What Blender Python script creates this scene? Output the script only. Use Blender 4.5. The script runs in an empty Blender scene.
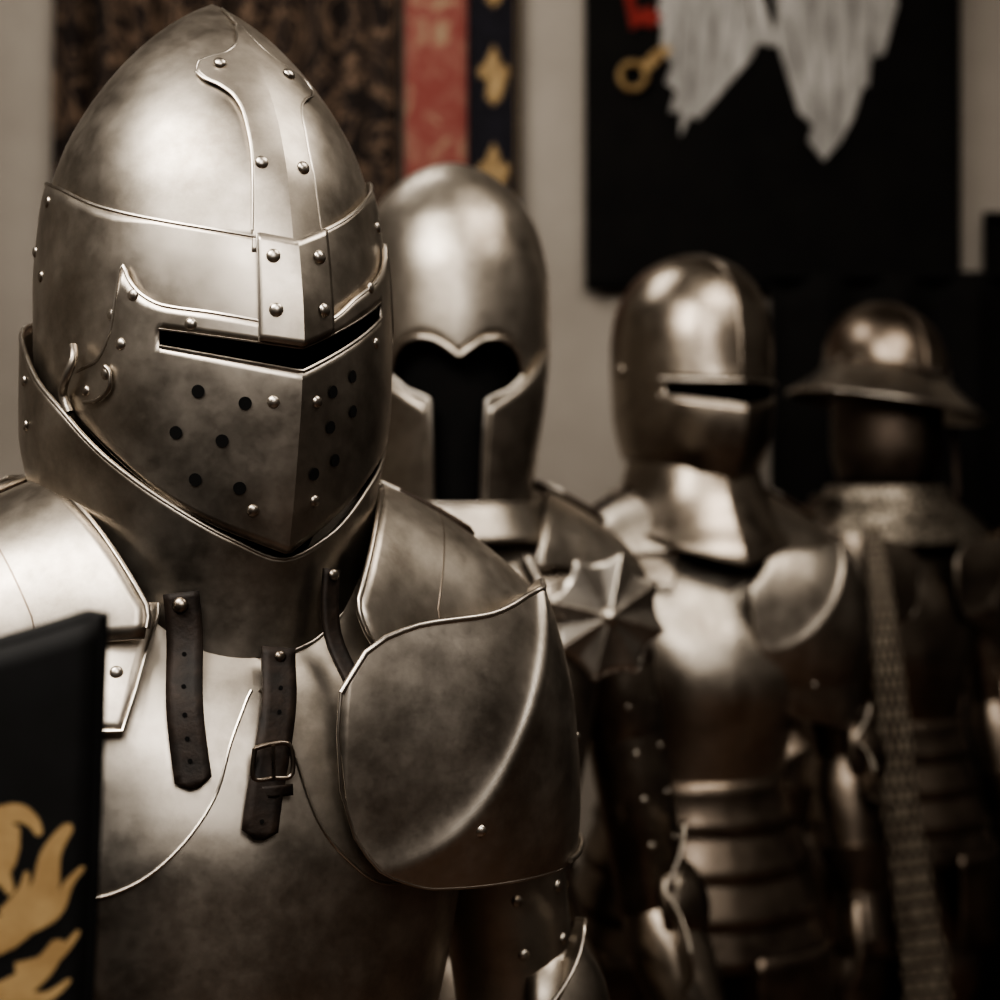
import bpy, bmesh, math, random
from math import sin, cos, pi, radians as rad, exp, sqrt
from mathutils import Vector, Matrix
random.seed(4)
S = bpy.context.scene

# ------------------------------------------------------------ tables
def PCH(tab):
    tab = sorted(tab); xs=[p[0] for p in tab]; ys=[p[1] for p in tab]; n=len(xs)
    d=[(ys[i+1]-ys[i])/(xs[i+1]-xs[i]) for i in range(n-1)]
    m=[d[0]]+[0 if d[i-1]*d[i]<=0 else 2*d[i-1]*d[i]/(d[i-1]+d[i]) for i in range(1,n-1)]+[d[-1]]
    def f(x):
        if x<=xs[0]: return ys[0]
        if x>=xs[-1]: return ys[-1]
        for i in range(n-1):
            if x<=xs[i+1]: break
        h=xs[i+1]-xs[i]; s=(x-xs[i])/h
        return ((2*s**3-3*s*s+1)*ys[i]+(s**3-2*s*s+s)*h*m[i]+(-2*s**3+3*s*s)*ys[i+1]+(s**3-s*s)*h*m[i+1])
    return f
def LIN(tab):
    tab=sorted(tab)
    def f(x):
        if x<=tab[0][0]: return tab[0][1]
        for (a,b),(c,d) in zip(tab,tab[1:]):
            if x<=c: return b+(d-b)*(x-a)/(c-a)
        return tab[-1][1]
    return f
def lin(a,b,n): return [a+(b-a)*i/(n-1) for i in range(n)]

# ------------------------------------------------------------ materials
def newmat(name):
    m=bpy.data.materials.new(name); m.use_nodes=True
    nt=m.node_tree; return m,nt,nt.nodes['Principled BSDF']
def ramp(nt,fac,stops):
    r=nt.nodes.new('ShaderNodeValToRGB'); e=r.color_ramp.elements
    while len(e)<len(stops): e.new(.5)
    for el,(p,c) in zip(e,stops):
        el.position=p; el.color=(c[0],c[1],c[2],1) if hasattr(c,'__len__') else (c,c,c,1)
    nt.links.new(fac,r.inputs[0]); return r.outputs[0]
def noise(nt,scale,detail=4,rough=.5,sc=(1,1,1),off=(0,0,0)):
    tc=nt.nodes.new('ShaderNodeTexCoord'); mp=nt.nodes.new('ShaderNodeMapping')
    mp.inputs['Scale'].default_value=sc; mp.inputs['Location'].default_value=off
    n=nt.nodes.new('ShaderNodeTexNoise'); n.inputs['Scale'].default_value=scale
    n.inputs['Detail'].default_value=detail; n.inputs['Roughness'].default_value=rough
    nt.links.new(tc.outputs['Object'],mp.inputs[0]); nt.links.new(mp.outputs[0],n.inputs[0])
    return n.outputs[0]
def bump(nt,h,p,strength,dist=.001):
    b=nt.nodes.new('ShaderNodeBump'); b.inputs['Strength'].default_value=strength
    b.inputs['Distance'].default_value=dist
    if p.inputs['Normal'].links: nt.links.new(p.inputs['Normal'].links[0].from_socket,b.inputs['Normal'])
    nt.links.new(h,b.inputs['Height']); nt.links.new(b.outputs[0],p.inputs['Normal'])
def metal(name,base,dark,r0=.28,r1=.48,off=0.):
    m,nt,p=newmat(name); p.inputs['Metallic'].default_value=1
    n=noise(nt,8,8,.7,off=(off,off,off))
    nt.links.new(ramp(nt,n,[(.32,dark),(.56,base),(.8,[c*1.1 for c in base])]),p.inputs['Base Color'])
    n2=noise(nt,26,8,.7,off=(off+3,0,0))
    nt.links.new(ramp(nt,n2,[(.3,r0),(.72,r1)]),p.inputs['Roughness'])
    n3=noise(nt,38,5,.6); bump(nt,n3,p,.18,.0007)
    n4=noise(nt,160,3,.6,sc=(1,1,.12)); bump(nt,n4,p,.10,.0002)
    return m
def plain(name,c1,c2,scale=20,rough=.8,bs=.3,bd=.001,metallic=0,sc=(1,1,1)):
    m,nt,p=newmat(name); n=noise(nt,scale,5,.6,sc=sc)
    nt.links.new(ramp(nt,n,[(.35,c1),(.68,c2)]),p.inputs['Base Color'])
    p.inputs['Roughness'].default_value=rough; p.inputs['Metallic'].default_value=metallic
    bump(nt,n,p,bs,bd); return m
M1=metal('steel_worn',(.60,.552,.492),(.33,.293,.25),.32,.49)
M1b=metal('steel_edge',(.66,.615,.555),(.46,.415,.365),.27,.42,2)
M2=metal('steel_satin',(.55,.502,.442),(.32,.28,.238),.34,.50,5)
M3=metal('steel_dark',(.43,.378,.322),(.21,.175,.145),.26,.42,8)
M4=metal('steel_brown',(.34,.285,.235),(.15,.12,.098),.32,.48,11)
M5=metal('steel_blackened',(.15,.12,.10),(.05,.04,.03),.40,.55,14)
LEA=plain('leather_dark',(.013,.009,.007),(.038,.024,.017),60,.62,.6,.002)
LEA2=plain('leather_brown',(.034,.021,.014),(.085,.055,.037),40,.6,.6,.002)
BLK=plain('matte_black',(.003,.003,.003),(.006,.005,.005),30,.95)  # flat black: painted shade in helms and holes, also drape rods
WOOD=plain('wood_oak',(.07,.035,.018),(.16,.085,.045),6,.5,.3,.001,sc=(1,1,.15))
WALL=plain('plaster_warm',(.36,.325,.285),(.42,.382,.338),3,.9,.2,.002)
CEIL=plain('ceiling_plaster',(.25,.22,.185),(.31,.275,.235),3,.9)
FLO=plain('floor_boards',(.06,.03,.017),(.15,.08,.045),5,.42,.3,.001,sc=(6,.6,1))
BANB=plain('banner_black',(.005,.004,.004),(.009,.008,.007),12,.95)
WHT=plain('feather_white',(.28,.27,.255),(.56,.54,.51),30,.9,sc=(1,1,.22))
GREYF=plain('feather_grey',(.13,.125,.12),(.22,.21,.20),30,.9)
GOLD=plain('gold_thread',(.25,.16,.07),(.46,.33,.17),40,.7)
GOLDP=plain('gold_paint',(.40,.265,.125),(.52,.37,.19),60,.75,.05)
REDC=plain('red_cloth',(.22,.03,.025),(.32,.05,.04),30,.9)
NAVY=plain('navy_cloth',(.012,.011,.016),(.020,.019,.028),40,.95)
SHB=plain('shield_black',(.004,.004,.004),(.009,.009,.010),30,.7)
def brocade():
    m,nt,p=newmat('brocade_brown'); p.inputs['Roughness'].default_value=.85
    n=noise(nt,5,1.2,.5,sc=(1.7,1,1)); n.node.inputs['Distortion'].default_value=3.2
    nt.links.new(ramp(nt,n,[(.44,(.015,.009,.007)),(.485,(.15,.10,.068)),(.53,(.17,.115,.08)),(.57,(.017,.010,.008))]),p.inputs['Base Color'])
    return m
BROC=brocade()
def redbro():
    m,nt,p=newmat('brocade_red'); p.inputs['Roughness'].default_value=.85
    n=noise(nt,14,3,.6); n.node.inputs['Distortion'].default_value=1.5
    nt.links.new(ramp(nt,n,[(.42,(.25,.07,.06)),(.56,(.29,.12,.095)),(.66,(.34,.24,.16))]),p.inputs['Base Color'])
    return m
REDB=redbro()
def mail():
    m,nt,p=newmat('chain_mail'); p.inputs['Metallic'].default_value=.9; p.inputs['Roughness'].default_value=.5
    tc=nt.nodes.new('ShaderNodeTexCoord'); v=nt.nodes.new('ShaderNodeTexVoronoi'); v.inputs['Scale'].default_value=90
    nt.links.new(tc.outputs['Object'],v.inputs['Vector'])
    nt.links.new(ramp(nt,v.outputs['Distance'],[(.2,(.03,.026,.02)),(.5,(.36,.32,.27))]),p.inputs['Base Color'])
    bump(nt,v.outputs['Distance'],p,.6,.002); return m
MAIL=mail()
def woven():
    m,nt,p=newmat('woven_band'); p.inputs['Roughness'].default_value=.8
    tc=nt.nodes.new('ShaderNodeTexCoord')
    c=nt.nodes.new('ShaderNodeTexBrick')
    nt.links.new(tc.outputs['UV'],c.inputs['Vector'])
    c.inputs['Scale'].default_value=1.0; c.inputs['Brick Width'].default_value=.25; c.inputs['Row Height'].default_value=.5
    c.inputs['Mortar Size'].default_value=.05
    c.inputs['Color1'].default_value=(.36,.31,.245,1); c.inputs['Color2'].default_value=(.22,.18,.14,1); c.inputs['Mortar'].default_value=(.02,.014,.010,1)
    nt.links.new(c.outputs['Color'],p.inputs['Base Color'])
    bump(nt,c.outputs['Fac'],p,-.8,.004); return m
WOV=woven()

# ------------------------------------------------------------ mesh helpers
def empty(name,x,y,z=0):
    e=bpy.data.objects.new(name,None); e.location=(x,y,z); S.collection.objects.link(e); e.empty_display_size=.1; return e
def mk(name,verts,faces,mat,parent=None,thick=0,sharp=32,subd=0,uvs=None,off=0):
    me=bpy.data.meshes.new(name); me.from_pydata([tuple(v) for v in verts],[],faces)
    bm=bmesh.new(); bm.from_mesh(me)
    if uvs is None:
        bmesh.ops.remove_doubles(bm,verts=bm.verts,dist=1e-6)
        loose=[v for v in bm.verts if not v.link_faces]
        bmesh.ops.delete(bm,geom=loose,context='VERTS')
    bmesh.ops.recalc_face_normals(bm,faces=bm.faces)
    bm.to_mesh(me); bm.free()
    if uvs is not None:
        uv=me.uv_layers.new()
        for l in me.loops: uv.data[l.index].uv=uvs[l.vertex_index]
    for p in me.polygons: p.use_smooth=True
    me.set_sharp_from_angle(angle=rad(sharp))
    me.materials.append(mat)
    o=bpy.data.objects.new(name,me); S.collection.objects.link(o)
    if parent: o.parent=parent
    if thick:
        s=o.modifiers.new('thick','SOLIDIFY'); s.thickness=thick; s.offset=off
    return o
def grid(name,f,us,vs,mat,parent,thick=.002,skip=None,sharp=32,uv=False):
    V=[f(u,v) for v in vs for u in us]; n=len(us); F=[]
    for j in range(len(vs)-1):
        for i in range(n-1):
            if skip and skip((us[i]+us[i+1])/2,(vs[j]+vs[j+1])/2): continue
            F.append((j*n+i,j*n+i+1,(j+1)*n+i+1,(j+1)*n+i))
    uvs=[(i/(n-1),j) for j in range(len(vs)) for i in range(n)] if uv else None
    return mk(name,V,F,mat,parent,thick,sharp,uvs=uvs)
def tube(name,pts,r,mat,parent,sides=8,closed=False):
    pts=[Vector(p) for p in pts]; n=len(pts)
    rs=r if hasattr(r,'__len__') else [r]*n
    V=[];F=[]; up=None
    for i,p in enumerate(pts):
        a=pts[(i-1)%n] if (closed or i>0) else p; b=pts[(i+1)%n] if (closed or i<n-1) else p
        t=(b-a).normalized()
        if up is None:
            up=t.orthogonal().normalized()
        up=(up-t*up.dot(t)).normalized(); w=t.cross(up)
        for k in range(sides):
            q=2*pi*k/sides; V.append(p+(up*cos(q)+w*sin(q))*rs[i])
    m=n if closed else n-1
    for i in range(m):
        j=(i+1)%n
        for k in range(sides):
            F.append((i*sides+k,i*sides+(k+1)%sides,j*sides+(k+1)%sides,j*sides+k))
    if not closed:
        F.append(tuple(range(sides))); F.append(tuple((n-1)*sides+k for k in range(sides)))
    return mk(name,V,F,mat,parent,sharp=50)
def domes(name,items,mat,parent,flat=.55):
    V=[];F=[]
    for pos,nrm,r in items:
        z=Vector(nrm).normalized(); x=z.orthogonal().normalized(); y=z.cross(x); b=len(V); K=12; R=5
        for j in range(R):
            q=j/(R-1)*pi/2*.96
            for k in range(K):
                V.append(Vector(pos)+(x*cos(2*pi*k/K)+y*sin(2*pi*k/K))*r*cos(q)+z*(r*flat*sin(q)))
        for j in range(R-1):
            for k in range(K):
                F.append((b+j*K+k,b+j*K+(k+1)%K,b+(j+1)*K+(k+1)%K,b+(j+1)*K+k))
        F.append(tuple(b+(R-1)*K+k for k in range(K)))
    return mk(name,V,F,mat,parent,sharp=60)
def discs(name,items,mat,parent):
    V=[];F=[]
    for pos,nrm,r in items:
        z=Vector(nrm).normalized(); x=z.orthogonal().normalized(); y=z.cross(x); b=len(V); K=16
        for k in range(K): V.append(Vector(pos)+z*.0002+(x*cos(2*pi*k/K)+y*sin(2*pi*k/K))*r)
        F.append(tuple(b+k for k in range(K)))
    return mk(name,V,F,mat,parent)
def ribbon(name,pts,nrms,w,mat,parent,thick=.003,point=True,uv=False):
    pts=[Vector(p) for p in pts]; n=len(pts); V=[];F=[];uvs=[]
    for i,p in enumerate(pts):
        t=(pts[min(i+1,n-1)]-pts[max(i-1,0)]).normalized(); s=t.cross(Vector(nrms[i])).normalized()
        ww=w[i] if hasattr(w,'__len__') else w
        if point and i==n-1: ww*=.25
        for k in range(5):
            V.append(p+s*ww*(k/4-.5)); uvs.append((k/4,i*.35))
    for i in range(n-1):
        for k in range(4): F.append((i*5+k,i*5+k+1,(i+1)*5+k+1,(i+1)*5+k))
    return mk(name,V,F,mat,parent,thick,uvs=uvs if uv else None)
def resample(pts,n):
    P=[Vector(p) for p in pts]; out=[]
    m=len(P)-1
    for i in range(n):
        s=i/(n-1)*m; k=min(int(s),m-1); t=s-k
        p0=P[max(k-1,0)];p1=P[k];p2=P[k+1];p3=P[min(k+2,m)]
        out.append(.5*((2*p1)+(-p0+p2)*t+(2*p0-5*p1+4*p2-p3)*t*t+(-p0+3*p1-3*p2+p3)*t**3))
    return out

# ------------------------------------------------------------ shells (angle t deg from the wearer's front, height z)
class Shell:
    def __init__(s,rf,yaw,shift=None): s.rf=rf; s.yaw=yaw; s.shift=shift
    def P(s,t,z,off=0):
        a=rad(t+s.yaw); r=s.rf(t,z)+off
        return Vector((r*sin(a),-r*cos(a),z))
    def N(s,t,z):
        e=.4; du=s.P(t+e,z)-s.P(t-e,z); dv=s.P(t,z+.001)-s.P(t,z-.001)
        n=du.cross(dv).normalized(); c=s.P(t,z); c=Vector((c.x,c.y,0))
        return n if n.dot(c)>0 else -n
    def on(s,t,z,off=0):
        return s.P(t,z)+s.N(t,z)*off
def ell(t,a,b,ab=None):
    if abs((t+180)%360-180)>90 and ab: a=ab
    return 1/sqrt((cos(rad(t))/a)**2+(sin(rad(t))/b)**2)
def wr(t): return abs((t+180)%360-180)
def apexz(top,bot,n): return [top-(top-bot)*(i/(n-1))**2 for i in range(n)]
def dark_form(name,sh,z0,z1,par,k=.8):
    grid(name,lambda t,v:Vector((sh.P(t,v).x*k,sh.P(t,v).y*k,v)),lin(-180,180,33),lin(z0,z1,14),BLK,par,0)  # black form added inside each helm, painting the shade behind its openings

# ============================================================ BODY ARMOUR (shared smithing)
W_=PCH([(.70,.215),(.80,.190),(.90,.160),(.98,.142),(1.06,.150),(1.15,.168),(1.28,.192),(1.34,.200),(1.38,.200),(1.41,.180),(1.44,.145),(1.465,.105)])
F_=PCH([(.70,.19),(.80,.175),(.90,.155),(.98,.135),(1.06,.150),(1.15,.162),(1.22,.162),(1.28,.150),(1.33,.130),(1.355,.112),(1.38,.098),(1.41,.085),(1.44,.075),(1.465,.07)])
def body(par,yaw,mat,edge,dz=0,elbow=(.25,-.01,1.06),hand=(.25,.04,.84),besagew=False,arms=(1,-1),keel=.02,pauld=(1,-1),strapmat=LEA,globose=0,armmat=None,wingk=1.0,wingmat=None,strapb=-18,pdrop=0,pgrow=0):
    armmat=armmat or mat; wingmat=wingmat or armmat
    c,s=cos(rad(yaw)),sin(rad(yaw))
    def L(lat,fwd,z): return Vector((lat*c+fwd*s,lat*s-fwd*c,z+dz))
    def rf(t,z):
        z-=dz; W=W_(z);F=F_(z)+globose*exp(-((z-1.17)/.09)**2)
        if wr(t)>90: F*=.85
        n=2.35
        return ((abs(cos(rad(t)))/F)**n+(abs(sin(rad(t)))/W)**n)**(-1/n)*(1+keel*exp(-wr(t)/12))
    T=Shell(rf,yaw)
    us=lin(-180,180,97)
    grid('cuirass',lambda t,z:T.P(t,z),us,[z+dz for z in lin(.98,1.465,44)],mat,par,.003)
    zs=[1.0,.93,.86,.79,.73]
    for i in range(4):
        z1,z0=zs[i]+.01,zs[i+1]
        grid('fauld_lame_%d'%(i+1),lambda t,z,i=i,z1=z1,z0=z0:T.P(t,z,.004+.008*(z1+dz-z)/(z1-z0)-0.001*i),us,[z+dz for z in lin(z0,z1,5)],armmat,par,.0025)
        tube('fauld_rim_%d'%(i+1),[T.P(t,z0+dz,.012-.001*i) for t in lin(-180,176,90)],.0012,armmat,par,6,True)
    ru=PCH([(.05,.150),(.10,.137),(.15,.116),(.2,.086),(.235,.055),(.25,.03)])
    rff=PCH([(.03,.142),(.08,.128),(.12,.112),(.2,.088),(.235,.072),(.25,.05)])
    for sd in (1,-1):
        nm='right' if sd>0 else 'left'
        bm_=88 if sd in pauld else 76
        def SP(l,b,off=0,sd=sd):
            return L(sd*l,(rff(l)+off)*sin(rad(b)),1.33+(ru(l)+off)*cos(rad(b)))
        lin_=lambda b:.122-.072*(max(min(abs(b),76)-5,0)/80)**1.3+.03*max(abs(b)-70,0)/18
        def f(u,b,off=0.004): l=lin_(b)+(.248-lin_(b))*u; return SP(l,b,off)
        grid('shoulder_plate_'+nm,f,lin(0,1,24),lin(-85,bm_,50),mat,par,.003)
        tube('shoulder_collar_rim_'+nm,[f(0,b,.005) for b in lin(-85,bm_-2,60)],.0020,edge,par,8)
        tube('shoulder_lame_seam_'+nm,[f(.36,b,.0050) for b in lin(-75,bm_-2,50)],.0009,M4,par,6)
        tube('shoulder_lower_rim_'+nm,[f(u,bm_,.004) for u in lin(0,1,20)],.0014,edge,par,6)
        if sd not in pauld:
            l0=LIN([(1.312,.086),(1.38,.058)])
            def LL(u,z,off=.010,sd=sd):
                l=l0(z)+(.195-l0(z))*u; W=max(W_(z),.198)+.012; F=F_(z)+off+.006
                fw=F*max(1-(l/W)**2.35,0)**(1/2.35)
                return L(sd*l,fw,z)
            grid('shoulder_lower_lame_'+nm,LL,lin(0,1,20),lin(1.312,1.385,14),mat,par,.003)
            tube('lower_lame_rim_'+nm,[LL(0,z,.0115) for z in lin(1.385,1.312,12)]+[LL(u,1.312,.0115) for u in lin(0.05,1,14)],.0013,edge,par,6)
            domes('lame_rivets_'+nm,[(LL(.12,1.345,.0125),L(sd*.15,1,.2)-L(0,0,0),.0042),(LL(.18,1.322,.0125),L(sd*.2,1,.1)-L(0,0,0),.0042)],edge,par)
        else:
            domes('shoulder_rivets_'+nm,[(SP(.100,80,.006),L(sd*.1,.3,.15)-L(0,0,0),.0040)],edge,par)
        pts=[SP(l,b+strapb,.009) for l,b in [(.085,-4),(.12,-2),(.15,2),(.18,6),(.205,10)]]
        ribbon('shoulder_strap_'+nm,resample(pts,14),[L(0,-.25,1)-L(0,0,0)]*14,.024,strapmat,par,.004)
        q=SP(.14,strapb,.014); d=(pts[3]-pts[1]).normalized(); w=d.cross(Vector((0,0,1))).normalized()
        tube('shoulder_buckle_'+nm,[q+d*.010+w*.014,q+d*.010-w*.014,q-d*.010-w*.014,q-d*.010+w*.014],.0018,edge,par,6,True)
    for sd in arms:
        nm='right' if sd>0 else 'left'
        el=L(sd*elbow[0],elbow[1],elbow[2]); sh=L(sd*.205,-.005,1.340); ha=L(sd*hand[0],hand[1],hand[2])
        br=[0,.22,.42,1.0]
        for i in range(3):
            a=sh.lerp(el,br[i]); b=sh.lerp(el,min(br[i+1]+.03,1))
            r0=.058-.003*i; r1=r0-.001 if i<2 else .047
            tube('upper_arm_lame_%d_%s'%(i+1,nm),[a.lerp(b,q) for q in (0,.1,.5,.92,1)],[r0-.004,r0,r0*.55+r1*.45,r1+.0015,r1],armmat,par,36)
        K=24; V=[];F=[]
        ax=(el-sh).normalized(); outv=L(sd*.7,.5,0)-L(0,0,0); outv=(outv-ax*outv.dot(ax)).normalized(); w=ax.cross(outv)
        for j in range(9):
            q=j/8*pi*.5
            for m in range(K):
                g=2*pi*m/K; V.append(el+ax*cos(g)*.068*cos(q)+w*sin(g)*.062*cos(q)+outv*(.02+.052*sin(q)))
        for j in range(8):
            for m in range(K): F.append((j*K+m,j*K+(m+1)%K,(j+1)*K+(m+1)%K,(j+1)*K+m))
        mk('couter_cup_'+nm,V,F,armmat,par,.002)
        def wing(g,q,sd=sd):
            R=.105*wingk*(1-.18*abs(sin(2.5*rad(g))))*q
            return el+ax*sin(rad(g))*R*.95+w*(-sd)*(-.03)+w*cos(rad(g))*R*sd+outv*(.025+.028*abs(cos(2.5*rad(g)))*q+.02*q)
        grid('couter_wing_'+nm,wing,lin(-95,95,60),lin(.25,1,10),wingmat,par,.002,sharp=25)
        tube('couter_wing_rim_'+nm,[wing(g,1) for g in lin(-95,95,60)],.0016,mat,par,6)
        tube('forearm_plate_'+nm,[el.lerp(ha,q) for q in (0,.15,.3,.5,.75,.95)],[.046,.053,.054,.048,.040,.036],armmat,par,28)
        d=(ha-el).normalized()
        tube('gauntlet_cuff_'+nm,[el.lerp(ha,.68),el.lerp(ha,.85),ha],[.060,.048,.036],armmat,par,24)
        for fi in range(4):
            o=w*(fi-1.5)*.019
            tube('gauntlet_finger_%d_%s'%(fi+1,nm),[ha+o-d*.01,ha+o+d*.07,ha+o*.95+d*.11-outv*.01,ha+o*.9+d*.145-outv*.03],[.016,.013,.011,.008],armmat,par,10)
        tube('gauntlet_thumb_'+nm,[ha+w*.025*sd,ha+w*.045*sd+d*.03,ha+w*.045*sd+d*.07],[.014,.012,.009],armmat,par,10)
        tube('gauntlet_palm_'+nm,[ha-d*.01,ha+d*.03,ha+d*.075],[.034,.040,.036],armmat,par,16)
        fv=L(sd*.15,1,0)-L(0,0,0); fv=(fv-ax*fv.dot(ax)).normalized(); lv=ax.cross(fv)
        domes('arm_rivets_'+nm,[(sh.lerp(el,q)+(fv*cos(g)+lv*sin(g))*(.056-.008*q),fv*cos(g)+lv*sin(g),.0045) for q in (.36,.5,.64,.78) for g in (-.45,.35)],edge,par)
    if pauld:
        top=PCH([(-50,1.330),(-48,1.350),(-44,1.363),(-37,1.370),(-20,1.374),(0,1.386),(20,1.392),(60,1.38),(120,1.365)])
        bot0=PCH([(-50,1.305),(-49.3,1.262),(-47,1.235),(-42,1.212),(-34,1.201),(-15,1.197),(5,1.195),(40,1.190),(120,1.195)])
        bot=lambda t:top(t)-(top(t)-bot0(t))*(1+pdrop)
        rp=PCH([(-50,.194),(-40,.165),(-29,.145),(0,.112),(40,.085),(80,.074),(120,.07)])
        for sd in pauld:
            nm='right' if sd>0 else 'left'
            def PP(t,v,off=0,sd=sd):
                z=bot(t)+(top(t)-bot(t))*v
                r=rp(t)-.024*(max(z-1.29,0)/.10)**2-.010*min(max(1.27-z,0)/.08,1.4)**2
                r-=.022*max(0,min(1,(t-5)/45))*max(0,(z-1.20)/.18)
                r+=pgrow*(1-abs(2*v-1)**2.5)
                dd=(z-1.345)-(t-0)*.0040-.00006*(t+13)**2+.01
                r+=.0056*(exp(-abs(dd)/.030) if dd<0 else exp(-(dd/.014)**1.3)); r+=off
                return L(sd*(.19+r*sin(rad(t))),.045+r*cos(rad(t)),z)
            grid('pauldron_'+nm,PP,lin(-50,118,130),lin(0,1,70),mat,par,.003,sharp=60)
            tube('pauldron_rim_'+nm,[PP(a,1,.001) for a in lin(-50,118,60)],.0022,edge,par,8)
            tube('pauldron_lower_rim_'+nm,[PP(-50,v,.001) for v in lin(1,0,14)]+[PP(a,0,.001) for a in lin(-49.5,118,90)],.0012,edge,par,8)
            tube('pauldron_side_lip_'+nm,[PP(a,.03+.05*(a-20)/98,.004) for a in lin(20,118,20)],.0022,edge,par,8)
            domes('pauldron_rivets_'+nm,[(PP(-23,.22,.0015),PP(-23,.22,.1)-PP(-23,.22,0),.0042),(PP(40,.45,.0015),PP(40,.4,.1)-PP(40,.4,0),.004)],edge,par)
    if besagew:
        for sd in (1,-1):
            cc=L(sd*.150,.142,1.310); fw=(L(sd*.02,1,.06)-L(0,0,0)).normalized(); rt=fw.cross(Vector((0,0,1))).normalized(); upv=rt.cross(fw)
            def bz(g,q,cc=cc,fw=fw,rt=rt,upv=upv):
                h=((g-15)%45)/45; d=min(h,1-h)*2
                R=.079*(1-.17*sin(pi/2*min(1,d*1.25)))*q
                return cc+rt*cos(rad(g))*R+upv*sin(rad(g))*R+fw*(.010*(1-q)+.0030*(1-d)*q)
            nmm='right' if sd>0 else 'left'
            grid('besagew_disc_'+nmm,bz,[15+x for x in lin(0,360,129)],lin(.02,1,12),M1b,par,.002,sharp=7)
            tube('besagew_rim_'+nmm,[bz(15+g,1) for g in lin(0,357,128)],.0011,edge,par,6,True)
            for k in range(8):
                tube('besagew_crease_%d_%s'%(k+1,nmm),[bz(15+45*k,q)+fw*.001 for q in (.1,.5,.97)],.0012,edge,par,6)
            domes('besagew_boss_'+nmm,[(cc+fw*.010,fw,.011)],edge,par,.9)
            tube('besagew_lace_'+nmm,[cc,cc-fw*.06],.006,strapmat,par,8)
    for sd in (1,-1):
        nm='right' if sd>0 else 'left'
        h=L(sd*.10,0,.80); k=L(sd*.115,.03,.48); a=L(sd*.12,-.01,.10)
        tube('cuisse_'+nm,[h,h.lerp(k,.3),h.lerp(k,.8),k],[.085,.09,.072,.062],armmat,par,28)
        tube('greave_'+nm,[k,k.lerp(a,.15),k.lerp(a,.4),k.lerp(a,.85),a],[.055,.058,.062,.045,.050],armmat,par,28)
        f=L(0,1,0)-L(0,0,0)
        tube('poleyn_'+nm,[k-Vector((0,0,.07)),k-Vector((0,0,.03)),k+Vector((0,0,.02)),k+Vector((0,0,.07))],[.062,.078,.08,.064],armmat,par,24)
        tube('sabaton_'+nm,[Vector((a.x,a.y,.045))-f*.06,Vector((a.x,a.y,.05)),Vector((a.x,a.y,.045))+f*.08,Vector((a.x,a.y,.03))+f*.14,Vector((a.x,a.y,.02))+f*.18],[.035,.05,.044,.030,.010],armmat,par,20)
        grid('tasset_'+nm,lambda t,z,sd=sd:T.P(sd*t,.74+dz,.016)+Vector((0,0,z-.74-dz)),lin(8,70,16),[z+dz for z in lin(.56,.75,10)],armmat,par,.0025)
    return L,T

# ============================================================ SUIT 1
s1=empty('plate_armor_suit',-.207,1.0)
Y1=32
p1=PCH([(1.36,.86),(1.42,.905),(1.47,.955),(1.53,.99),(1.594,1.0),(1.652,.96),(1.688,.88),(1.716,.765),(1.745,.60),(1.775,.37),(1.795,.155),(1.806,.0)])
k1=PCH([(1.40,.10),(1.42,.12),(1.47,.155),(1.53,.185),(1.56,.17),(1.62,.095),(1.70,.045),(1.78,.01)])
h1=Shell(lambda t,z:p1(z)*ell(t,.127,.1165,.135)*(1+k1(z)*exp(-wr(t)/22)),Y1)
brow=PCH([(-180,1.685),(-103,1.669),(-80,1.657),(-55,1.637),(-36,1.626),(-17,1.618),(0,1.612)])
browr=PCH([(0,1.612),(19,1.634),(40,1.660),(63,1.680),(100,1.688),(180,1.685)])
BR=lambda t:brow(t) if t<0 else browr(t)
slT=LIN([(-36,1.557),(0,1.5445),(36,1.585)]); slB=LIN([(-36,1.5465),(0,1.530),(36,1.574)])
SL0=-34.
zs=apexz(1.8059,1.50,46)
grid('skull',lambda t,z:h1.P(t,z),lin(-180,180,121),zs,M1,s1,.002,skip=lambda t,z:abs(t)<50 and z<1.605,sharp=9)
def kb(t):
    a=abs(t)
    if a<=37: return slT(t)+.003
    if a>=50: return 1.49
    return (slT(t)+.003)*(1-(a-37)/13)+1.49*(a-37)/13
grid('brow_plate',lambda t,v:h1.P(t,kb(t)+(BR(t)-kb(t))*v,.004),lin(-118,118,119),lin(0,1,20),M1,s1,.0025,sharp=9)
tube('brow_plate_rim',[h1.P(t,BR(t),.0048) for t in lin(-118,118,119)],.0013,M1b,s1,6)
vt=PCH([(-68,1.525),(-62,1.532),(-54,1.538),(-49,1.556),(-45,1.597),(-43,1.588),(-39,1.578),(-33,1.571),(-20,1.566),(0,1.557)])
vtr=PCH([(0,1.557),(10,1.566),(20,1.582),(34,1.600),(44,1.618),(46.5,1.63),(50,1.59),(54,1.57),(68,1.56)])
VT=lambda t:vt(t) if t<0 else vtr(t)
vb=PCH([(-68,1.514),(-50,1.480),(-34,1.453),(-20,1.435),(0,1.416)])
vbr=PCH([(0,1.416),(20,1.446),(34,1.468),(50,1.488),(68,1.50)])
VB=lambda t:vb(t) if t<0 else vbr(t)
us=sorted(set([round(x,3) for x in lin(-68,SL0,25)+lin(SL0,0,31)+lin(0,36,31)+lin(36,68,25)]))
def visor(t,v):
    if v<=1: z=VB(t)+(min(slB(t),VT(t)-.006)-VB(t))*v
    elif v<=2: a=min(slB(t),VT(t)-.006); b=min(slT(t),VT(t)-.003); z=a+(b-a)*(v-1)
    else: b=min(slT(t),VT(t)-.003); z=b+(VT(t)-b)*(v-2)
    return h1.P(t,z,.008)
grid('visor_face_plate',visor,us,lin(0,1,22)+[1.5,2,2.33,2.66,3],M1,s1,.0028,skip=lambda t,v:SL0<t<36 and 1<v<2,sharp=9)
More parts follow.
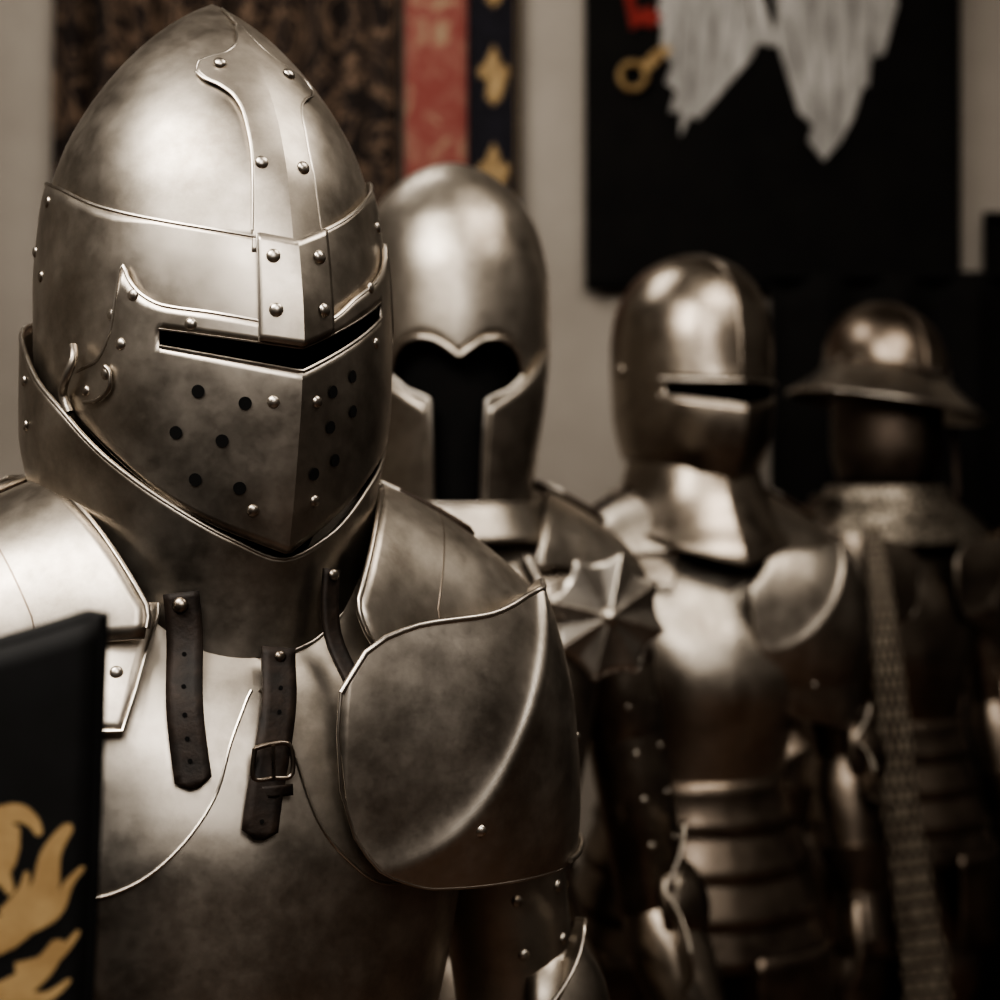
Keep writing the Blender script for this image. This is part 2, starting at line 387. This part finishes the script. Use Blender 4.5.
tube('visor_rim',[h1.P(t,VT(t),.0090) for t in lin(-62,68,160)],.0012,M1b,s1,6)
tube('visor_lower_rim',[h1.P(t,VB(t),.0080) for t in lin(-68,68,100)],.0012,M1,s1,6)
tube('eye_slit_upper_lip',[h1.P(t,slT(t),.0088) for t in lin(SL0,36,50)],.0010,M1b,s1,6)
tube('eye_slit_lower_lip',[h1.P(t,slB(t),.0090) for t in lin(SL0,36,50)],.0013,M1b,s1,6)
def fp(t,v):
    zb=slT(t)+.001; z=zb+(BR(t)+.001-zb)*v; return h1.P(t,z,.0115)
grid('front_riveted_plate',fp,lin(-9.5,9.5,21),lin(0,1,16),M1,s1,.0025,sharp=9)
tube('front_plate_rim',[fp(-9.5,v) for v in lin(0,1,12)]+[fp(t,1) for t in lin(-9,9,12)]+[fp(9.5,v) for v in lin(1,0,12)],.0009,M1b,s1,6)
# crest strap with flared T-shaped head
hw=PCH([(1.60,10.5),(1.64,9.6),(1.67,9.2),(1.70,10.5),(1.712,13),(1.720,18),(1.7255,24),(1.732,27),(1.7385,26.5),(1.743,22),(1.748,14),(1.758,7.5),(1.776,2.5)])
zc=sorted(set([round(x,5) for x in lin(1.605,1.710,30)+lin(1.710,1.752,40)+lin(1.752,1.776,14)]))
grid('crest_plate',lambda u,z:h1.P(u*hw(z),z,.0042),lin(-1,1,31),zc,M1,s1,.0024,sharp=9)
for sg in (-1,1):
    tube('crest_rim_%s'%('a' if sg<0 else 'b'),[h1.P(sg*hw(z),z,.0050) for z in zc if z>1.616],.0009,M1b,s1,6)
tube('crest_ridge',[h1.P(0,z,.0042) for z in lin(1.615,1.798,40)],.0010,M1,s1,6)
rv=[(-17,1.7345,.0055),(14,1.7345,.0055),(-6.5,1.663,.0055),(5.5,1.663,.0055)]
it=[(h1.on(t,z,o),h1.N(t,z),.0045) for t,z,o in rv]
rv=[(-5,1.600,.013),(4.8,1.602,.013),(-4.5,1.567,.013),(4.8,1.569,.013)]
it+=[(h1.on(t,z,o),h1.N(t,z),.0045) for t,z,o in rv]
rv=[(-5,1.512),(3.8,1.513),(-9,1.445),(6,1.451),(-41,1.578),(-25,1.559),(-45,1.548),(-50,1.530),(28,1.592),(31,1.556),(-58,1.520)]
it+=[(h1.on(t,z,.009),h1.N(t,z),.0040) for t,z in rv]
rv=[(-88,1.650),(-88,1.60),(-49,1.567),(95,1.65),(45,1.64),(-100,1.62)]
it+=[(h1.on(t,z,.005),h1.N(t,z),.0042) for t,z in rv]
domes('helm_rivets',it,M1b,s1)
ho=[(-23,1.518),(-11.5,1.511),(-29,1.493),(-17,1.488),(-24,1.464),(-12.5,1.459),(9,1.520),(17,1.531),(9,1.498),(18,1.509),(4.5,1.468),(12,1.477)]
discs('breath_hole_discs',[(h1.on(t,z,.0098),h1.N(t,z),.0041) for t,z in ho],BLK,s1)  # flat black discs on the visor, standing in for shaded holes
tube('visor_hook',resample([h1.P(-62,1.548,.012),h1.P(-60,1.540,.016),h1.P(-62,1.528,.018),h1.P(-66,1.518,.014),h1.P(-64,1.506,.013)],20),.0030,M1,s1,8)
tube('visor_scroll',resample([h1.P(-58,1.512,.012),h1.P(-53,1.513,.012),h1.P(-49,1.520,.012),h1.P(-48.5,1.530,.012),h1.P(-50,1.534,.012)],16),.0014,M1b,s1,8)
bp=PCH([(1.33,.90),(1.38,.925),(1.42,.975),(1.45,1.02),(1.50,1.09),(1.57,1.085),(1.61,1.08)])
bside=PCH([(-60,1),(10,1),(35,.965),(60,.935),(110,.93),(150,.97),(180,1)])
bmix=LIN([(1.38,0),(1.46,1)])
bv=Shell(lambda t,z:bp(z)*ell(t,.128,.119,.135)*(1+.035*exp(-wr(t)/30))*(bside(t)*bmix(z)+1-bmix(z)),Y1)
bt=PCH([(-180,1.585),(-130,1.578),(-106,1.563),(-95,1.552),(-80,1.528),(-66,1.507),(-50,1.476),(-34,1.450),(-15,1.425),(0,1.412),(15,1.425),(34,1.455),(50,1.475),(66,1.49),(100,1.53),(180,1.585)])
bb=PCH([(-180,1.42),(-90,1.39),(-45,1.366),(-22,1.348),(-8,1.347),(10,1.355),(22,1.368),(40,1.392),(90,1.42),(180,1.42)])
grid('bevor',lambda t,v:bv.P(t,bb(t)+(bt(t)-bb(t))*v),lin(-180,180,121),lin(0,1,30),M1,s1,.003)
tube('bevor_top_rim',[bv.P(t,bt(t)) for t in lin(-180,177,120)],.0018,M1,s1,8,True)
tube('bevor_bottom_rim',[bv.P(t,bb(t),.001) for t in lin(-180,177,120)],.0014,M1b,s1,8,True)
domes('bevor_rivets',[(bv.on(t,z,.002),bv.N(t,z),.0038) for t,z in [(-88,1.50),(-90,1.53),(60,1.46)]],M1b,s1)
dark_form('dark_helm_filler',h1,1.38,1.72,s1,.80)
L1,T1=body(s1,24,M1,M1b,0,pauld=(1,),strapb=-12,strapmat=LEA2,elbow=(.248,-.01,1.04),armmat=M2)
def arc(name,pts):
    P=resample([(a-24,z,0) for a,z in pts],50)
    tube(name,[T1.P(p.x,p.y,.0020) for p in P],.0011,M1b,s1,6)
arc('plackart_edge_left',[(22,1.330),(20,1.322),(16,1.30),(12,1.268),(4,1.238),(-5,1.219),(-16,1.212),(-40,1.215),(-60,1.24)])
arc('plackart_edge_right',[(24,1.330),(28,1.322),(31,1.292),(35,1.25),(42,1.222),(52,1.203),(70,1.205),(90,1.23)])
def strap(name,pts,w=.024,off=.006):
    P=resample([(a,z,e) for a,z,e in pts],18)
    pp=[];nn=[]
    for p in P:
        t=p.x-24; r=T1.P(t,p.y,off); a=rad(p.x)
        rb=bv.rf(p.x-Y1,p.y)+.005 if p.y>bb(p.x-Y1) else 0
        R=max(sqrt(r.x**2+r.y**2),rb)+p.z
        pp.append(Vector((R*sin(a),-R*cos(a),p.y))); nn.append(Vector((sin(a),-cos(a),.1)))
    for _ in range(3):
        pp=[pp[0]]+[(pp[i-1]+pp[i]*2+pp[i+1])/4 for i in range(1,len(pp)-1)]+[pp[-1]]
    ribbon(name,pp,nn,w,LEA,s1,.0035); return pp,nn
pa,na=strap('strap_left',[(3,1.392,.004),(4,1.37,.006),(5,1.33,.006),(6.5,1.30,.002),(8,1.276,.002)],.022)
pb,nb=strap('strap_center',[(30,1.356,.006),(28.5,1.33,.006),(25.5,1.30,.004),(22.5,1.27,.004),(21,1.244,.002)],.022)
pc,nc=strap('strap_right',[(46,1.405,.006),(45,1.385,.010),(45,1.36,.014),(46,1.32,.018),(45,1.295,.016)],.012)
domes('strap_studs',[(pa[0]+na[0]*.003-Vector((0,0,.008)),na[0],.005),(pb[0]+nb[0]*.003-Vector((0,0,.006)),nb[0],.004),(pc[1]+nc[1]*.003,nc[1],.004)],M3,s1)
discs('strap_hole_discs',[(pa[i]+na[i]*.0025,na[i],.0014) for i in (6,8,10,12,14)]+[(pb[i]+nb[i]*.0025,nb[i],.0014) for i in (4,6,15)],BLK,s1)  # black discs laid on the leather paint the dark of punched holes
q=pb[10]+nb[10]*.004; x=nb[10].cross(Vector((0,0,1))).normalized(); z=Vector((0,0,1))
tube('buckle',resample([q+x*.011+z*.009,q+z*.011,q-x*.011+z*.009,q-x*.012-z*.009,q-z*.010,q+x*.012-z*.009,q+x*.011+z*.009],30),.0016,M3,s1,8)
tube('buckle_prong',[q+z*.010+nb[10]*.002,q-z*.010+nb[10]*.003],.0012,M3,s1,6)
ribbon('strap_keeper',[q-x*.0125-z*.018,q-z*.018+nb[10]*.003,q+x*.0125-z*.018],[nb[10]]*3,.007,LEA,s1,.002,point=False)

# ============================================================ SUIT 2  (barbute)
s2=empty('plate_armor_suit',-.062,1.75)
p2=PCH([(1.40,.80),(1.44,.80),(1.50,.85),(1.58,.95),(1.66,1.0),(1.72,.99),(1.78,.895),(1.82,.72),(1.85,.47),(1.864,.25),(1.871,.08),(1.873,0)])
h2=Shell(lambda t,z:p2(z)*ell(t,.138,.122,.145)*(1+.008*exp(-wr(t)/14)),6)
eT=lambda t:LIN([(0,1.616),(5,1.626),(12,1.637),(20,1.640),(28,1.635),(34,1.622),(38,1.60)])(abs(t))
eB=lambda t:LIN([(0,1.568),(15,1.568),(28,1.580),(38,1.598)])(abs(t))
us2=sorted(set([round(x,2) for x in lin(-180,-38,48)+lin(-38,-15,14)+lin(-15,15,17)+lin(15,38,14)+lin(38,180,48)]))
def b2(t,v):
    if v<=1: z=1.425+(eB(t)-1.425)*v
    elif v<=2: z=eB(t)+(eT(t)-eB(t))*(v-1)
    else: z=eT(t)+(1.8729-eT(t))*(1-(3-v)**2)
    return h2.P(t,z)
grid('barbute_shell',b2,us2,lin(0,1,10)+[1.5]+lin(2,3,34),M2,s2,.003,skip=lambda t,v:(abs(t)<38 and 1<v<2) or (abs(t)<15 and v<1))
edge=[(-15,1.427),(-15,1.50),(-15,1.566)]+[(-t,eB(t)) for t in lin(17,38,10)]+[(t,eT(t)) for t in lin(-38,38,40)]+[(t,eB(t)) for t in lin(38,17,10)]+[(15,1.566),(15,1.5),(15,1.427)]
tube('barbute_opening_rim',[h2.P(t,z,.002) for t,z in edge],.0034,M1b,s2,8)
ct=LIN([(16,1.560),(38,1.592),(60,1.632)])
for sg in (-1,1):
    nm='a' if sg<0 else 'b'
    grid('cheek_plate_'+nm,lambda t,v,sg=sg:h2.P(sg*t,1.428+(ct(t)-1.428)*v,.005),lin(16,66,24),lin(0,1,12),M2,s2,.003)
    tube('cheek_rim_'+nm,[h2.P(sg*t,ct(t),.0060) for t in lin(16,66,24)],.0018,M1b,s2,6)
dark_form('dark_helm_filler',h2,1.42,1.80,s2,.84)
L2,T2=body(s2,20,M2,M1b,.0,elbow=(.285,.0,.91),hand=(.32,.12,.70),besagew=True,pauld=(),armmat=M3,wingk=1.4,wingmat=M2,strapmat=LEA2,strapb=0)
cr2=Shell(lambda t,z:LIN([(1.40,.135),(1.46,.108)])(z),20)
grid('collar_ring',lambda t,z:cr2.P(t,z),lin(-180,180,60),lin(1.40,1.445,8),M2,s2,.003)
tube('collar_ring_rim',[Vector((.114*sin(q),-.114*cos(q),1.445)) for q in lin(0,2*pi*59/60,60)],.003,M1b,s2,8,True)

# ============================================================ SUIT 3  (close helm)
s3=empty('plate_armor_suit',.318,2.3)
p3=PCH([(1.46,.66),(1.49,.77),(1.53,.90),(1.60,1.0),(1.70,1.02),(1.75,.98),(1.79,.86),(1.82,.68),(1.84,.44),(1.85,.22),(1.854,0)])
k3=PCH([(1.46,.16),(1.52,.22),(1.60,.16),(1.66,.06),(1.75,.02),(1.84,.02)])
h3=Shell(lambda t,z:p3(z)*ell(t,.134,.124,.150)*(1+k3(z)*exp(-wr(t)/24)),24)
sT3=lambda t:1.632+.004*(abs(t)/50)**2; sB3=lambda t:1.600+.018*(abs(t)/50)
bz3=LIN([(0,1.458),(35,1.495),(90,1.515),(180,1.52)])
def c3(t,v):
    bz=bz3(abs(t))
    if v<=1: z=bz+(sB3(t)-bz)*v
    elif v<=2: z=sB3(t)+(sT3(t)-sB3(t))*(v-1)
    else: z=sT3(t)+(1.8539-sT3(t))*(1-(3-v)**2)
    return h3.P(t,z)
us3=sorted(set([round(x,2) for x in lin(-180,-50,48)+lin(-50,50,51)+lin(50,180,48)]))
grid('close_helm_shell',c3,us3,lin(0,1,12)+[1.5]+lin(2,3,32),M3,s3,.003,skip=lambda t,v:abs(t)<50 and 1<v<2,sharp=12)
grid('close_helm_visor',lambda t,v:h3.P(t,bz3(abs(t))+.008+(sB3(t)-.002-bz3(abs(t))-.008)*v,.004),lin(-56,56,61),lin(0,1,12),M3,s3,.002,sharp=12)
tube('visor_brow_lip',[h3.P(t,sT3(t)+.003,.003) for t in lin(-54,54,50)],.0042,M1b,s3,8)
tube('visor_lower_lip',[h3.P(t,sB3(t)-.003,.004) for t in lin(-54,54,50)],.0020,M1b,s3,8)
tube('helm_comb',[h3.P(0,z,.001) for z in lin(1.66,1.85,20)]+[h3.P(180,z,.001) for z in lin(1.85,1.55,30)],.003,M3,s3,8)
domes('visor_pivot',[(h3.on(t,1.66,.002),h3.N(t,1.66),.010) for t in (-95,95)],M3,s3)
dark_form('dark_helm_filler',h3,1.50,1.78,s3,.72)
L3,T3=body(s3,13,M2,M1b,.0,elbow=(.27,0,1.02),hand=(.27,.06,.80),pauld=(1,),globose=.03,strapmat=LEA2,armmat=M4,strapb=8,pdrop=.55,pgrow=.022)
gp3=PCH([(1.33,.182),(1.37,.170),(1.41,.145),(1.46,.120),(1.53,.102)])
g3=Shell(lambda t,z:gp3(z)*(1+.06*exp(-wr(t)/22)),18)
gb3=lambda t:1.350+.065*min(abs(t)/80,1)
grid('gorget',lambda t,v:g3.P(t,gb3(t)+(1.53-gb3(t))*v),lin(-180,180,91),lin(0,1,24),M3,s3,.003,sharp=12)
tube('gorget_rim',[g3.P(t,gb3(t),.001) for t in lin(-180,176,90)],.0015,M2,s3,6,True)

# ============================================================ SUIT 4 (kettle hat)
s4=empty('plate_armor_suit',.806,2.9)
tilt=lambda p:Vector((p.x,p.y,p.z-.17*p.x))
p4=PCH([(1.715,1.0),(1.75,.98),(1.79,.88),(1.82,.72),(1.845,.45),(1.858,.2),(1.862,0)])
h4=Shell(lambda t,z:p4(z)*ell(t,.132,.124)*(1+.02*exp(-wr(t)/12)),20)
grid('kettle_crown',lambda t,z:tilt(h4.P(t,z)),lin(-180,180,80),apexz(1.8619,1.715,28),M4,s4,.003)
br4=PCH([(0,.126),(.1,.136),(.5,.168),(1,.200)]); bz4=PCH([(0,1.716),(.1,1.700),(.5,1.672),(1,1.644)])
brf=lambda t,v:tilt(Vector((br4(v)*sin(rad(t)),-br4(v)*1.03*cos(rad(t)),bz4(v))))
grid('kettle_brim',brf,lin(-180,180,90),lin(0,1,14),M1b,s4,.003)
tube('kettle_brim_rim',[brf(t,1) for t in lin(-180,176,90)],.0045,M1b,s4,8,True)
tube('kettle_comb',[tilt(h4.P(0,z,.002)) for z in lin(1.72,1.861,16)]+[tilt(h4.P(180,z,.002)) for z in lin(1.861,1.72,16)],.0035,M4,s4,8)
domes('kettle_rivets',[(tilt(h4.P(t,1.722,.002)),h4.N(t,1.722),.005) for t in range(-180,180,24)],M2,s4)
f4=Shell(lambda t,z:PCH([(1.46,.080),(1.50,.100),(1.56,.112),(1.72,.112)])(z)*(1+.14*exp(-wr(t)/24)),20)
grid('face_bevor',lambda t,z:f4.P(t,z),lin(-180,180,81),lin(1.47,1.68,14),M5,s4,.003,sharp=12)
m4=Shell(lambda t,z:PCH([(1.36,.235),(1.39,.215),(1.42,.175),(1.45,.13),(1.48,.105)])(z)*(1-.38*abs(cos(rad(t)))*LIN([(1.40,1),(1.48,0)])(z)),20)
grid('mail_collar',lambda t,z:m4.P(t,z,.014),lin(-180,180,80),lin(1.36,1.48,20),MAIL,s4,.004)
ribbon('chin_tie',[Vector((.13,-.03,1.60)),Vector((.135,-.03,1.54)),Vector((.135,-.04,1.47)),Vector((.13,-.05,1.42))],[(0,-1,0)]*4,.012,LEA2,s4,.004)
L4,T4=body(s4,20,M3,M2,.0,elbow=(.27,0,1.02),hand=(.27,.06,.80),pauld=(1,-1),strapmat=LEA2,armmat=M4)
pts=resample([Vector((-.085,-.20,1.40)),Vector((-.08,-.24,1.30)),Vector((-.065,-.26,1.10)),Vector((-.045,-.27,.85)),Vector((-.01,-.28,.60)),Vector((.01,-.28,.42))],60)
ribbon('woven_sash',pts,[(0,-1,.1)]*60,[.030+.070*i/59 for i in range(60)],WOV,s4,.006,point=False,uv=True)

# ============================================================ HERALDIC SHIELD (left foreground)
sh=empty('heraldic_shield',-.346,.61)
hwS=.17
def SHP(x,z,off=0):
    u=x/hwS; return Vector((x,-.030*(1-u*u)-off,z))
sw=PCH([(.88,.02),(.94,.45),(1.02,.75),(1.12,.90),(1.22,.96),(1.40,1.0)])
def shf(u,v):
    zt=1.399-.030*(1-u*u)
    z=.89+(zt-.89)*v
    return SHP(u*hwS*sw(z),z)
grid('shield_board',shf,lin(-1,1,41),lin(0,1,50),SHB,sh,.010)
tube('shield_edge',[shf(-1,v) for v in lin(1,0,40)]+[shf(1,v) for v in lin(0,1,40)]+[shf(u,1) for u in lin(.98,-.98,40)],.0045,SHB,sh,8,True)
def poly(name,pts,fn,mat,par,thick=.0015):
    me=bpy.data.meshes.new(name); bm=bmesh.new()
    vs=[bm.verts.new(fn(*p)) for p in pts]; f=bm.faces.new(vs)
    bmesh.ops.triangulate(bm,faces=[f]); bm.to_mesh(me); bm.free(); me.materials.append(mat)
    o=bpy.data.objects.new(name,me); S.collection.objects.link(o); o.parent=par
    m=o.modifiers.new('t','SOLIDIFY'); m.thickness=thick; m.offset=0; return o
lay=[0]
def stroke(name,pts,w0,w1):
    lay[0]+=1
    P=resample([(x*.86-.003,1.316+(z-1.293)*.86,0) for x,z in pts],26); V=[];F=[]
    n=len(P)
    for i,p in enumerate(P):
        t=(P[min(i+1,n-1)]-P[max(i-1,0)]).normalized(); s=Vector((-t.y,t.x,0))
        w=(w0+(w1-w0)*i/(n-1))*.43*(1 if 0<i<n-1 else .3)
        for k in (-1,-.33,.33,1):
            q=p+s*w*k; V.append(SHP(q.x,q.y,.0056+.00006*lay[0]))
    F=[(4*i+k,4*i+k+1,4*i+k+5,4*i+k+4) for i in range(n-1) for k in range(3)]
    mk(name,V,F,GOLDP,sh,0,sharp=180)
stroke('lion_body',[(.02,1.28),(.04,1.20),(.02,1.12),(-.02,1.04)],.10,.07)
stroke('lion_head',[(.06,1.280),(.10,1.283),(.135,1.279),(.166,1.272)],.06,.026)
stroke('lion_mane_1',[(.145,1.284),(.163,1.293),(.172,1.289),(.176,1.281)],.014,.003)
stroke('lion_foreleg_upper',[(.08,1.235),(.12,1.238),(.155,1.232),(.176,1.250),(.181,1.272),(.190,1.286)],.028,.005)
stroke('lion_claw_1',[(.166,1.235),(.182,1.242),(.189,1.256),(.196,1.264)],.010,.002)
stroke('lion_claw_2',[(.160,1.242),(.168,1.254),(.170,1.264)],.009,.002)
stroke('lion_foreleg_lower',[(.06,1.19),(.11,1.20),(.15,1.200),(.174,1.212),(.186,1.228)],.026,.007)
stroke('lion_claw_4',[(.165,1.214),(.183,1.220),(.194,1.232)],.010,.002)
stroke('lion_claw_5',[(.160,1.202),(.178,1.200),(.190,1.208)],.010,.002)
stroke('lion_hindleg',[(.02,1.10),(.09,1.14),(.14,1.14),(.166,1.165),(.180,1.187)],.04,.012)
stroke('lion_tail',[(-.03,1.06),(-.09,1.10),(-.13,1.18),(-.10,1.25),(-.13,1.30)],.02,.03)
stroke('lion_claw_6',[(.156,1.172),(.174,1.178),(.188,1.190)],.012,.002)
stroke('lion_mane_2',[(.145,1.268),(.158,1.263),(.163,1.253)],.014,.003)
tube('shield_stand_post',[Vector((0,.035,.03)),Vector((0,.035,1.25))],.014,WOOD,sh,16)
tube('shield_stand_bracket',[Vector((0,.035,1.2)),Vector((0,-.02,1.2))],.010,WOOD,sh,12)
tube('shield_stand_base',[Vector((0,.0,0)),Vector((0,.0,.02)),Vector((0,.0,.035))],[.12,.12,.10],WOOD,sh,40)

# ============================================================ ROOM
YW=3.75
def box(name,x0,x1,y0,y1,z0,z1,mat):
    V=[(x,y,z) for x in (x0,x1) for y in (y0,y1) for z in (z0,z1)]
    F=[(0,1,3,2),(4,6,7,5),(0,4,5,1),(2,3,7,6),(0,2,6,4),(1,5,7,3)]
    return mk(name,V,F,mat)
box('wall_back',-3,3.6,YW,YW+.1,0,3.3,WALL)
box('wall_left',-3.1,-3,-2,YW+.1,0,3.3,WALL)
box('floor',-3.1,3.6,-2,YW+.1,-.1,0,FLO)
box('ceiling',-3.1,3.6,-2,YW+.1,3.3,3.4,CEIL)
box('baseboard_back',-3,3.6,YW-.02,YW,0,.14,WOOD)
U=.00267
def cloth(name,x0,x1,z0,z1,mat,amp,waves,y=YW-.05,par=None):
    return grid(name,lambda x,z:Vector((x,y+amp*sin((x-x0)/(x1-x0)*2*pi*waves)+amp*.4*sin(x*31+z*2),z)),lin(x0,x1,80),lin(z0,z1,24),mat,par,.004)
def rod(par,x0,x1,z,y=YW-.05,mat=None): tube('hanging_rod',[Vector((x0-.03,y,z)),Vector((x1+.03,y,z))],.012,mat or WOOD,par,12)
e=empty('brocade_tapestry',0,0)
cloth('cloth',-1.18,-.270,1.85,2.95,BROC,.03,5,y=YW-.08,par=e); rod(e,-1.18,-.30,2.955)
e=empty('red_hanging',0,0)
cloth('cloth',-.253,-.088,1.90,2.95,REDB,.003,1,y=YW-.06,par=e); rod(e,-.22,-.12,2.955,YW-.06)
e=empty('navy_fleur_de_lis_hanging',0,0)
cloth('cloth',-.082,.052,1.86,2.95,NAVY,.003,1,y=YW-.055,par=e); rod(e,-.05,.03,2.955,YW-.055)
tube('gold_trim_right',[Vector((.044,YW-.062,z)) for z in lin(1.87,2.95,5)],.002,GOLD,e,6)
FL=[(0,52),(9,34),(6,18),(16,26),(24,16),(20,4),(8,6),(8,-4),(12,-22),(0,-34),(-12,-22),(-8,-4),(-8,6),(-20,4),(-24,16),(-16,26),(-6,18),(-9,34)]
for i,zc_ in enumerate((2.82,2.56,2.30,2.04)):
    poly('fleur_%d'%(i+1),[(a*.0018,b*.0019) for a,b in FL],lambda a,b,zc_=zc_:Vector((-.017+a,YW-.066,zc_+b)),GOLD,e,.003)
e=empty('eagle_banner',0,0)
bx0,bx1,bzb=.227,1.225,2.008
cloth('cloth',bx0,bx1,bzb,2.98,BANB,.004,2,y=YW-.05,par=e); rod(e,bx0,bx1,2.985)
BF=lambda u,v:Vector((bx0+u*U,YW-.062,bzb+v*U))
LW=[(668,-55),(659,5),(655,22),(667,34),(659,54),(671,64),(664,84),(675,92),(668,114),(680,112),(679,138),(690,116),(697,121),(703,98),(713,103),(720,78),(731,82),(739,58),(750,60),(757,46),(770,42),(775,20),(770,-20),(760,-55)]
RW=[(745,-55),(748,20),(752,40),(768,48),(782,46),(798,64),(791,82),(803,94),(797,114),(811,126),(806,142),(822,162),(829,138),(838,144),(841,116),(852,118),(855,88),(867,88),(869,60),(882,56),(882,26),(896,5),(890,-25),(880,-55)]
for nm,Wg in (('eagle_wing_left',LW),('eagle_wing_right',RW)):
    poly(nm,[(x-585,290-y) for x,y in Wg],BF,WHT,e,.003)
for i,(x0,y0,x1,y1) in enumerate([(678,20,676,110),(696,10,688,104),(716,5,706,88),(738,0,728,66),(785,20,808,105),(808,0,820,125),(830,0,836,118),(850,0,852,92),(870,0,867,62)]):
    tube('feather_quill_%d'%(i+1),[BF(x0-585,290-y0)-Vector((0,.002,0)),BF(x1-585,290-y1)-Vector((0,.002,0))],.0018,GREYF,e,6)
tube('eagle_leg_ring',[BF(632-585+13*cos(q),290-78+13*sin(q))-Vector((0,.006,0)) for q in lin(0,2*pi*23/24,24)],.009,GOLD,e,8,True)
poly('eagle_claw_gold',[(x-585,290-y) for x,y in [(640,64),(655,50),(666,46),(672,52),(662,60),(650,72)]],BF,GOLD,e,.004)
poly('eagle_leg_red',[(x-585,290-y) for x,y in [(622,-10),(632,-10),(636,12),(650,8),(662,18),(652,30),(640,26),(630,32)]],BF,REDC,e,.004)
e=empty('black_drape',0,0)
cloth('cloth',.70,3.3,.0,2.03,BANB,.02,14,y=YW-.16,par=e); rod(e,.72,3.3,2.028,YW-.16,BLK)
e=empty('black_hanging_panel',0,0)
cloth('cloth',1.29,2.2,2.05,2.21,BANB,.008,5,y=YW-.05,par=e); rod(e,1.32,2.2,2.205,mat=BLK)

# ============================================================ LIGHT
w=bpy.data.worlds.new('World'); S.world=w; w.use_nodes=True
nt=w.node_tree; bg=nt.nodes['Background']
tc=nt.nodes.new('ShaderNodeTexCoord'); sx=nt.nodes.new('ShaderNodeSeparateXYZ'); nt.links.new(tc.outputs['Generated'],sx.inputs[0])
mr=nt.nodes.new('ShaderNodeMapRange'); mr.inputs[1].default_value=-.6; mr.inputs[2].default_value=.8; nt.links.new(sx.outputs[2],mr.inputs[0])
nt.links.new(ramp(nt,mr.outputs[0],[(0,(.014,.010,.007)),(.45,(.05,.041,.034)),(1,(.25,.22,.19))]),bg.inputs[0])
bg.inputs[1].default_value=.75
def area(name,loc,tgt,size,en,col,sy=None):
    l=bpy.data.lights.new(name,'AREA'); l.energy=en; l.size=size; l.color=col
    if sy: l.shape='RECTANGLE'; l.size_y=sy
    o=bpy.data.objects.new(name,l); o.location=loc; S.collection.objects.link(o)
    o.rotation_euler=(Vector(tgt)-Vector(loc)).to_track_quat('-Z','Y').to_euler(); return o
area('ceiling_light_panel',(-.8,-.1,3.1),(-.1,1.1,1.4),1.3,54,(1,.94,.86))
area('ceiling_light_rear',(.9,1.1,3.15),(.3,2.1,1.4),1.2,23,(1,.92,.82))
area('ceiling_light_wall',(-.6,2.5,3.15),(-.3,3.7,1.9),.8,14,(1,.94,.86))
area('front_fill_softbox',(.5,-1.5,2.8),(-.1,1.0,1.25),1.1,22,(1,.94,.87))  # fill lamp added in front to brighten the upright plates

cam=bpy.data.cameras.new('camera'); co=bpy.data.objects.new('camera',cam); S.collection.objects.link(co)
co.location=(0,0,1.45); co.rotation_euler=(rad(90),0,0); cam.lens=50; cam.sensor_width=36; cam.clip_start=.01
cam.dof.use_dof=True; cam.dof.focus_distance=.88; cam.dof.aperture_fstop=4.2
S.camera=co
try: S.view_settings.look='AgX - High Contrast'
except Exception as ex: print(ex)
